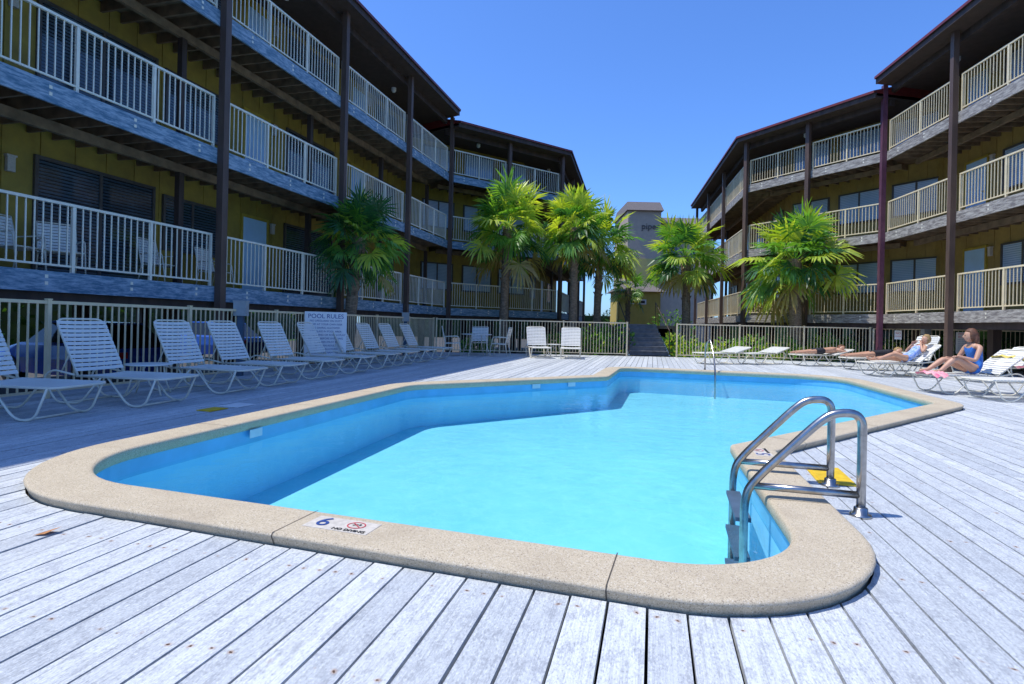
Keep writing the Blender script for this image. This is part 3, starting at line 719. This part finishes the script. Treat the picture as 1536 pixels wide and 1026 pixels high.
def palm(x,y,zc,rad,lean=(0,0),tr=.14,dark=0,n=66,name='palm_tree',lab='fan palm with a shaggy trunk and bright green crown',z0=GZ):
    em=empty(name,(x,y,z0),label=lab,cat='palm tree',group='palms around the pool')
    H=zc-z0; b=MB(); pts=[];rads=[]
    for k in range(17):
        t=k/16; pts.append((lean[0]*t*t-lean[0],lean[1]*t*t-lean[1],H*t)); rads.append(tr*(1.25-.35*t)*(1+.06*math.sin(k*2.3))+(.05 if t>.85 else 0))
    b.tube(pts,tr,12,rads=rads)
    nb=int(H*.45/.085)
    for k in range(nb):
        a=k*2.4; z=H-.05-k*.085; t=z/H; c=Vector((lean[0]*t*t-lean[0],lean[1]*t*t-lean[1],z)); o=Vector((math.cos(a),math.sin(a),0)); s=Vector((-o.y,o.x,0)); rr=tr*(.95)
        b.add([c+o*rr*.8-s*.05-Vector((0,0,.07)),c+o*rr*.8+s*.05-Vector((0,0,.07)),c+o*(rr+.09)+s*.02+Vector((0,0,.13)),c+o*(rr+.09)-s*.02+Vector((0,0,.13)),c+o*rr*.7+Vector((0,0,.1))],[(0,1,2,3),(1,4,2),(0,3,4),(3,2,4)])
    put('trunk',b.mesh('trunk',M['trunk']),em)
    b=MB(); top=Vector((0,0,H))
    for k in range(n):
        t=(k+.5)/n; a=k*2.39996+U(-.25,.25); el=math.radians(82-128*t**.85+U(-12,12))
        d=Vector((math.cos(a)*math.cos(el),math.sin(a)*math.cos(el),math.sin(el)))
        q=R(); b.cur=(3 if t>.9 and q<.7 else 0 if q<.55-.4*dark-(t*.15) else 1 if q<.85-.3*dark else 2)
        fan(b,top+Vector((math.cos(a)*.06,math.sin(a)*.06,.12-.4*t)),d,rad*.52*U(.75,1.2),rad*.58*U(.55,1.2),24,.35+1.2*t)
    put('crown',b.mesh('crown',[M['leafa'],M['leafb'],M['leafc'],M['leafd']]),em)
    return em
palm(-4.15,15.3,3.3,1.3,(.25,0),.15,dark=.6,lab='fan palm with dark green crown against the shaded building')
palm(-.25,22.4,4.95,1.9,(.1,0),.15)
palm(2.45,22.9,5.0,1.65,(.0,0),.15,lab='fan palm with yellow-green fronds and slender trunk')
palm(3.75,24.6,4.6,1.85,(.1,0),.15,dark=.2,lab='fan palm with dense drooping fronds')
palm(7.5,24.8,4.2,1.8,(-.1,0),.17,lab='fan palm with yellow-green fronds beside the walkway')
palm(10.35,20.95,3.7,2.0,(-.1,0),.2,lab='broad fan palm with thick shaggy trunk near the fence')
palm(6.9,34.0,3.4,1.3,(0,0),.14,dark=.5,n=30,lab='small dark fan palm far down the walkway')
# shrubs
def shrub(x,y,r,h,n,lab,dark=.2):
    em=put('shrub',None,None,(x,y,GZ),label=lab,cat='shrub',group='shrubs behind the fence'); b=MB()
    for k in range(n):
        a=U(0,6.28); rr=r*math.sqrt(R()); z=h*(.35+.65*R())*(1-.35*(rr/r)**2); p=Vector((math.cos(a)*rr,math.sin(a)*rr,z))
        d=Vector((math.cos(a)*U(.2,1),math.sin(a)*U(.2,1),U(.3,1.2))).normalized(); s=d.cross(Vector((U(-1,1),U(-1,1),.3))).normalized()
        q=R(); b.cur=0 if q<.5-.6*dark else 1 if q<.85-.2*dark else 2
        L=U(.12,.26); w=L*.22
        b.add([p,p+d*L*.5+s*w,p+d*L-Vector((0,0,.04)),p+d*L*.5-s*w],[(0,1,2,3)])
    put('foliage',b.mesh('foliage',[M['leafa'],M['leafb'],M['leafc']]),em)
    b=MB()
    for k in range(6):
        a=k*1.05; b.tube([(0,0,0),(math.cos(a)*r*.5,math.sin(a)*r*.5,h*.6)],.015,5)
    put('stem',b.mesh('stem',M['trunk']),em)
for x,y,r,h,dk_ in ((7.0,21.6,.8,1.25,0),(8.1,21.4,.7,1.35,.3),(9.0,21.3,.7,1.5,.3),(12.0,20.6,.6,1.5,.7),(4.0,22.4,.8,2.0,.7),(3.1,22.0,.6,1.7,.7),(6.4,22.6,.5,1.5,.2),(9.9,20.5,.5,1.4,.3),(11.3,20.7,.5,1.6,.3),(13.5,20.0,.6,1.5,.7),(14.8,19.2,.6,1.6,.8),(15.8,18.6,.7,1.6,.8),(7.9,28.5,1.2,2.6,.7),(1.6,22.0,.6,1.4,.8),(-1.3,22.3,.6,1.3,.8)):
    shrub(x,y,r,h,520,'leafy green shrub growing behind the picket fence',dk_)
def screen_hedge(P,Q,w,h,n,lab):  # added screens that hide bright ground and keep the view below buildings dark
    P=Vector(P);Q=Vector(Q);e=(Q-P);L=e.length; em=put('screen_hedge',None,None,(P.x,P.y,GZ),math.atan2(e.y,e.x),label=lab,cat='screen_hedge'); b=MB()
    b.cur=1; b.box((0,-w*.35,0),(L,w*.35,h*.82))
    for k in range(n):
        x=U(0,L); y=U(-w/2,w/2); z=h*(U(0,1)**.6)*(.9+.14*math.sin(x*1.3)+.08*math.sin(x*3.7)); 
        d=Vector((U(-1,1),U(-1,1),U(-.2,1))).normalized(); s=d.cross(Vector((U(-1,1),U(-1,1),.3))).normalized(); l=U(.25,.5)
        b.cur=0 if R()<.06 else 1
        p=Vector((x,y,z)); b.add([p,p+d*l*.5+s*l*.25,p+d*l,p+d*l*.5-s*l*.25],[(0,1,2,3)])
    put('foliage',b.mesh('foliage',[M['leafb'],M['hleaf']]),em)
screen_hedge((-26,-2),(-18,62),1.6,3.0,5000,'added dark hedge beyond the parking area under the building')
screen_hedge((22,2),(22.5,60),1.6,3.6,5000,'added dark hedge behind the tan apartment building')
screen_hedge((-18,68),(40,68),2,3.6,4000,'added tall hedge closing the far end of the grounds')
# ------------------------------------------------------------------ cars
def car(x,y,rot,m,lab):
    em=empty('parked_car',(x,y,GZ),rot,label=lab,cat='car',group='cars parked under the building')
    sec=[(-2.15,.35,.75,.80),(-2.05,.30,.92,.86),(-1.4,.28,.98,.88),(0,.25,1.0,.9),(1.2,.28,.98,.88),(2.0,.32,.80,.82),(2.18,.38,.62,.72)]
    b=MB(); vs=[];fs=[]
    for (X,z0,z1,w) in sec: vs+=[(X,-w,z0),(X,-w-.01,(z0+z1)/2),(X,-w+.05,z1-.06),(X,-w+.14,z1),(X,w-.14,z1),(X,w-.05,z1-.06),(X,w+.01,(z0+z1)/2),(X,w,z0)]
    for i in range(len(sec)-1):
        for k in range(8): fs.append((i*8+k,(i+1)*8+k,(i+1)*8+(k+1)%8,i*8+(k+1)%8))
    fs+= [list(range(8)),[(len(sec)-1)*8+k for k in range(8)][::-1]]
    b.add(vs,fs)
    b.add([(-1.2,-.62,1.45),(.35,-.62,1.47),(.35,.62,1.47),(-1.2,.62,1.45),(-1.15,-.6,1.50),(.3,-.6,1.52),(.3,.6,1.52),(-1.15,.6,1.50)],[(0,3,2,1),(4,5,6,7),(0,1,5,4),(1,2,6,5),(2,3,7,6),(3,0,4,7)])
    put('body',b.mesh('body',M[m],smooth=False),em)
    b=MB(); b.add([(-1.75,-.76,.95),(1.05,-.76,.97),(1.05,.76,.97),(-1.75,.76,.95),(-1.2,-.61,1.449),(.35,-.61,1.469),(.35,.61,1.469),(-1.2,.61,1.449)],[(0,1,5,4),(1,2,6,5),(2,3,7,6),(3,0,4,7)]); put('cabin_window',b.mesh('cabin_window',M['carg']),em)
    for X in (-1.35,1.35):
        for s in (-1,1):
            w=put('wheel',None,em); b=MB(); b.tube([(X,s*.70,.33),(X,s*.92,.33)],.33,20); put('tyre',b.mesh('tyre',M['tyre'],smooth=False),w)
            b=MB(); b.tube([(X,s*.921,.33),(X,s*.93,.33)],.2,14); put('rim',b.mesh('rim',M['chrome']),w)
    for s in (-1,1):
        b=MB(); b.box((2.08,s*.6-.12,.62),(2.16,s*.6+.12,.74)); put('headlight',b.mesh('headlight',M['signw']),em)
        b=MB(); b.box((-2.16,s*.65-.12,.7),(-2.10,s*.65+.12,.84)); put('tail_light',b.mesh('tail_light',M['lampm']),em)
car(-10.6,14.2,2.8,'carb','dark blue car parked beneath the building')
car(-12.2,23.0,2.9,'carb','dark blue car parked beneath the far end of the building')
# ------------------------------------------------------------------ people
def person(loc,rot,J,head,face,upv,hairm,suitm,suitbones,lab,hands,longhair=False):
    em=empty('person',loc,rot,label=lab,cat='person')
    names=list(J); idx={n_:i for i,n_ in enumerate(names)}
    E=[('pelvis','waist'),('waist','chest'),('chest','neckb'),('neckb','neck')]
    for s in 'LR': E+=[('pelvis','hip'+s),('hip'+s,'thigh'+s),('thigh'+s,'knee'+s),('knee'+s,'calf'+s),('calf'+s,'ankle'+s),('ankle'+s,'toe'+s),('neckb','sh'+s),('sh'+s,'elbow'+s),('elbow'+s,'wrist'+s),('wrist'+s,'palm'+s)]
    me=bpy.data.meshes.new('sk'); me.from_pydata([J[k][0] for k in names],[(idx[a],idx[b_]) for a,b_ in E],[])
    o=bpy.data.objects.new('sk',me); COL.objects.link(o)
    sk=o.modifiers.new('s','SKIN'); sk.use_smooth_shade=True
    for i,k in enumerate(names):
        r=J[k][1]; me.skin_vertices[0].data[i].radius=r if isinstance(r,tuple) else (r,r); me.skin_vertices[0].data[i].use_root=(k=='pelvis')
    ss=o.modifiers.new('u','SUBSURF'); ss.levels=2; ss.render_levels=2
    bpy.context.view_layer.update(); dg=bpy.context.evaluated_depsgraph_get(); bd=bpy.data.meshes.new_from_object(o.evaluated_get(dg)); bpy.data.objects.remove(o)
    b=MB(); b.add([v.co.copy() for v in bd.vertices],[list(p.vertices) for p in bd.polygons]); nbody=len(b.f)
    f=Vector(face).normalized(); u=Vector(upv); u=(u-f*u.dot(f)).normalized(); s=f.cross(u)
    Rm=Matrix((( f.x,s.x,u.x),(f.y,s.y,u.y),(f.z,s.z,u.z)))
    def hf(d,p):
        q=p.copy()
        if d.z<-.2: q.x+=.012*(-d.z); q.y*=1-.28*(-d.z-.2)
        if d.x>.85 and -.25<d.z<.05 and abs(d.y)<.25: q.x+=.020*(1-abs(d.y)*4)
        return q
    b.ell(head,(.092,.074,.115),24,18,Rm,hf)
    hc=Vector(head)
    for sy in (-1,1): b.ell(hc+Rm@Vector((-.005,sy*.076,-.01)),(.018,.010,.03),8,6,Rm)
    b.ell(hc+Rm@Vector((.096,0,-.018)),(.018,.012,.02),8,6,Rm)
    b.cur=1
    for sy in (-1,1): b.ell(hc+Rm@Vector((.079,sy*.032,.012)),(.008,.013,.007),8,6,Rm)
    b.cur=2; b.ell(hc+Rm@Vector((.083,0,-.058)),(.010,.024,.007),8,6,Rm); b.cur=0
    for sd in 'LR':
        w=Vector(J['wrist'+sd][0]); pl=Vector(J['palm'+sd][0]); d=(pl-w).normalized(); cr=d.cross(Vector(hands[sd])).normalized(); curl=Vector(hands[sd]).normalized()
        for k,(o_,L) in enumerate(((-.028,.062),(-.010,.075),(.009,.070),(.026,.054))):
            p=pl+cr*o_; q1=p+d*L*.5+curl*.006; q2=p+d*L*.85+curl*.022; q3=p+d*L+curl*.04
            b.tube([p-d*.02,p,q1,q2,q3],.008,6,rads=[.009,.009,.008,.007,.005])
        p=w+d*.025-cr*.025; b.tube([p,p-cr*.025+d*.025,p-cr*.032+d*.055+curl*.015],.009,6,rads=[.011,.009,.006])
    put('body',b.mesh('body',[M['skin'],M['eye'],M['lip']],smooth=True),em)
    bones=[(a,b_) for a,b_ in E]
    def near(c):
        best=None;bd_=9
        for a,b_ in bones:
            A=Vector(J[a][0]);B=Vector(J[b_][0]); t=max(0,min(1,(c-A).dot(B-A)/max(1e-6,(B-A).length_squared))); dd=(c-A-(B-A)*t).length
            ra=J[a][1]; ra=max(ra) if isinstance(ra,tuple) else ra; rb=J[b_][1]; rb=max(rb) if isinstance(rb,tuple) else rb
            dd/= (ra+(rb-ra)*t)
            if dd<bd_: bd_=dd;best=(a,b_,t)
        return best
    keep=[]
    for p in bd.polygons:
        a,b_,t=near(p.center)
        ok=(a,b_) in suitbones and suitbones[(a,b_)][0]<=t<=suitbones[(a,b_)][1]
        if ok: keep.append(p)
    used={}; sv=[];sf=[]
    for p in keep:
        ff=[]
        for vi in p.vertices:
            if vi not in used: used[vi]=len(sv); v=bd.vertices[vi]; sv.append(v.co+v.normal*.009)
            ff.append(used[vi])
        sf.append(ff)
    b=MB(); b.add(sv,sf); put('swimwear',b.mesh('swimwear',M[suitm],smooth=True),em)
    def hfn(d,p):
        k=1+.07*math.sin(d.y*19+d.z*13)*math.sin(d.x*17)
        q=p*k
        if d.x>.35 and d.z<.55: q=q*.72
        return q
    b=MB(); b.ell(hc+Rm@Vector((-.016,0,.018)),(.104,.092,.120),24,16,Rm,hfn)
    if longhair: b.ell(hc+Rm@Vector((-.075,0,-.05)),(.055,.085,.11),16,10,Rm,lambda d,p:p*(1+.12*math.sin(d.y*14+d.z*12)))
    put('hair',b.mesh('hair',M[hairm],smooth=True),em)
    return em
def limbs(J,s,sy,hip,knee,ankle,toe,sh,el,wr,pa,k=1):
    hip,knee,ankle,toe,sh,el,wr,pa=[Vector(q) for q in (hip,knee,ankle,toe,sh,el,wr,pa)]
    J['hip'+s]=(hip,.088*k); J['thigh'+s]=(hip.lerp(knee,.45),.077*k); J['knee'+s]=(knee,.053*k); J['calf'+s]=(knee.lerp(ankle,.3),.055*k); J['ankle'+s]=(ankle,.033*k); J['toe'+s]=(toe,.026*k)
    J['sh'+s]=(sh,.050*k); J['elbow'+s]=(el,.037*k); J['wrist'+s]=(wr,.024*k); J['palm'+s]=(pa,(.030,.018))
T_={('pelvis','waist'):(0,1),('waist','chest'):(0,1),('chest','neckb'):(0,.45),('pelvis','hipL'):(0,1),('pelvis','hipR'):(0,1),('hipL','thighL'):(0,.15),('hipR','thighR'):(0,.15)}
SH_={('pelvis','waist'):(0,.35),('pelvis','hipL'):(0,1),('pelvis','hipR'):(0,1),('hipL','thighL'):(0,1),('hipR','thighR'):(0,1)}
J={'pelvis':(Vector((.80,0,.455)),(.13,.11)),'waist':(Vector((.80,0,.59)),(.115,.09)),'chest':(Vector((.835,0,.73)),(.13,.10)),'neckb':(Vector((.86,0,.865)),(.07,.06)),'neck':(Vector((.875,0,.93)),.045)}
limbs(J,'L',1,(.88,.09,.44),(1.25,.13,.64),(1.50,.12,.40),(1.64,.13,.385),(.85,.17,.835),(.98,.23,.60),(1.18,.17,.66),(1.25,.16,.67))
limbs(J,'R',-1,(.88,-.09,.44),(1.28,-.12,.60),(1.58,-.10,.40),(1.72,-.11,.385),(.85,-.17,.835),(.95,-.24,.60),(1.16,-.16,.62),(1.23,-.15,.63))
person((9.15,10.2,0),math.radians(178),J,(.905,0,1.035),(1,-.5,-.05),(0,0,1),'haird','suitb',T_,'woman in blue swimsuit sitting upright on a white lounger',{'L':(0,0,-1),'R':(0,0,-1)},True)
J={'pelvis':(Vector((.70,0,.455)),(.13,.11)),'waist':(Vector((.59,0,.54)),(.11,.09)),'chest':(Vector((.47,0,.64)),(.13,.10)),'neckb':(Vector((.35,0,.755)),(.07,.06)),'neck':(Vector((.30,0,.81)),.045)}
limbs(J,'L',1,(.78,.09,.44),(1.15,.12,.55),(1.52,.10,.41),(1.62,.11,.47),(.38,.17,.73),(.53,.26,.62),(.46,.12,.80),(.43,.08,.85))
limbs(J,'R',-1,(.78,-.09,.44),(1.18,-.12,.45),(1.58,-.10,.40),(1.66,-.11,.47),(.38,-.17,.73),(.55,-.26,.60),(.50,-.12,.78),(.47,-.08,.83))
person((10.35,13.9,0),math.radians(183),J,(.245,0,.91),(.9,0,.1),(-.3,0,1),'hairb','suitp',T_,'woman in blue patterned swimsuit reclining with hands raised',{'L':(0,-1,0),'R':(0,1,0)})
for (loc,rot,suit,hr_,lab,bones) in (((10.35,17.6,0),190,'suitk','haird','sunbather in black shorts lying face down on a lounger',SH_),((11.1,16.1,0),186,'suitk','hairb','sunbather in dark swimsuit lying face down on lounger',T_)):
    J={'pelvis':(Vector((.88,0,.47)),(.125,.105)),'waist':(Vector((.72,0,.475)),(.12,.09)),'chest':(Vector((.53,0,.49)),(.14,.105)),'neckb':(Vector((.36,0,.52)),(.07,.06)),'neck':(Vector((.29,0,.53)),.048)}
    limbs(J,'L',1,(.97,.09,.45),(1.34,.11,.43),(1.72,.10,.41),(1.84,.11,.385),(.40,.17,.50),(.22,.30,.43),(.12,.12,.45),(.06,.08,.44))
    limbs(J,'R',-1,(.97,-.09,.45),(1.34,-.12,.43),(1.70,-.13,.41),(1.82,-.14,.385),(.40,-.17,.50),(.22,-.30,.43),(.12,-.12,.45),(.06,-.08,.44))
    person(loc,math.radians(rot),J,(.17,0,.56),(-.3,1,-.3),(-1,0,.2),hr_,suit,bones,lab,{'L':(0,0,-1),'R':(0,0,-1)})
# ------------------------------------------------------------------ light
w=bpy.data.worlds.new('World'); scene.world=w; w.use_nodes=True; nt=w.node_tree
bg=nt.nodes['Background']; sk=nt.nodes.new('ShaderNodeTexSky'); sk.sky_type='NISHITA'; sk.sun_disc=False
EL=math.radians(67); H=Vector((-1,-.06,0)).normalized()
sk.sun_elevation=EL; sk.sun_rotation=math.atan2(H.x,H.y)%(2*math.pi); sk.air_density=1.0; sk.dust_density=.8; sk.ozone_density=3.0
tint=mixc(nt,1.0,sk.outputs[0],(.66,1.02,1.62),'MULTIPLY')
nt.links.new(tint,bg.inputs[0]); bg.inputs[1].default_value=.15
sd=bpy.data.lights.new('sun','SUN'); sd.energy=4.5; sd.angle=math.radians(.5); sd.color=(1,.96,.86)
so=bpy.data.objects.new('sun',sd); COL.objects.link(so)
dv=-(H*math.cos(EL)+Vector((0,0,math.sin(EL)))); so.rotation_euler=dv.to_track_quat('-Z','Y').to_euler(); so.location=(-20,5,30)
scene.view_settings.view_transform='Standard'; scene.view_settings.look='None'; scene.view_settings.exposure=0
cd=bpy.data.cameras.new('camera'); cam=bpy.data.objects.new('camera',cd); COL.objects.link(cam)
cd.lens=20; cd.sensor_width=36; cd.shift_y=-.0169; cd.clip_end=2000; cd.clip_start=.05
cam.location=(0,0,1.05); cam.rotation_euler=(math.radians(90),math.radians(-1.29),0)
scene.camera=cam
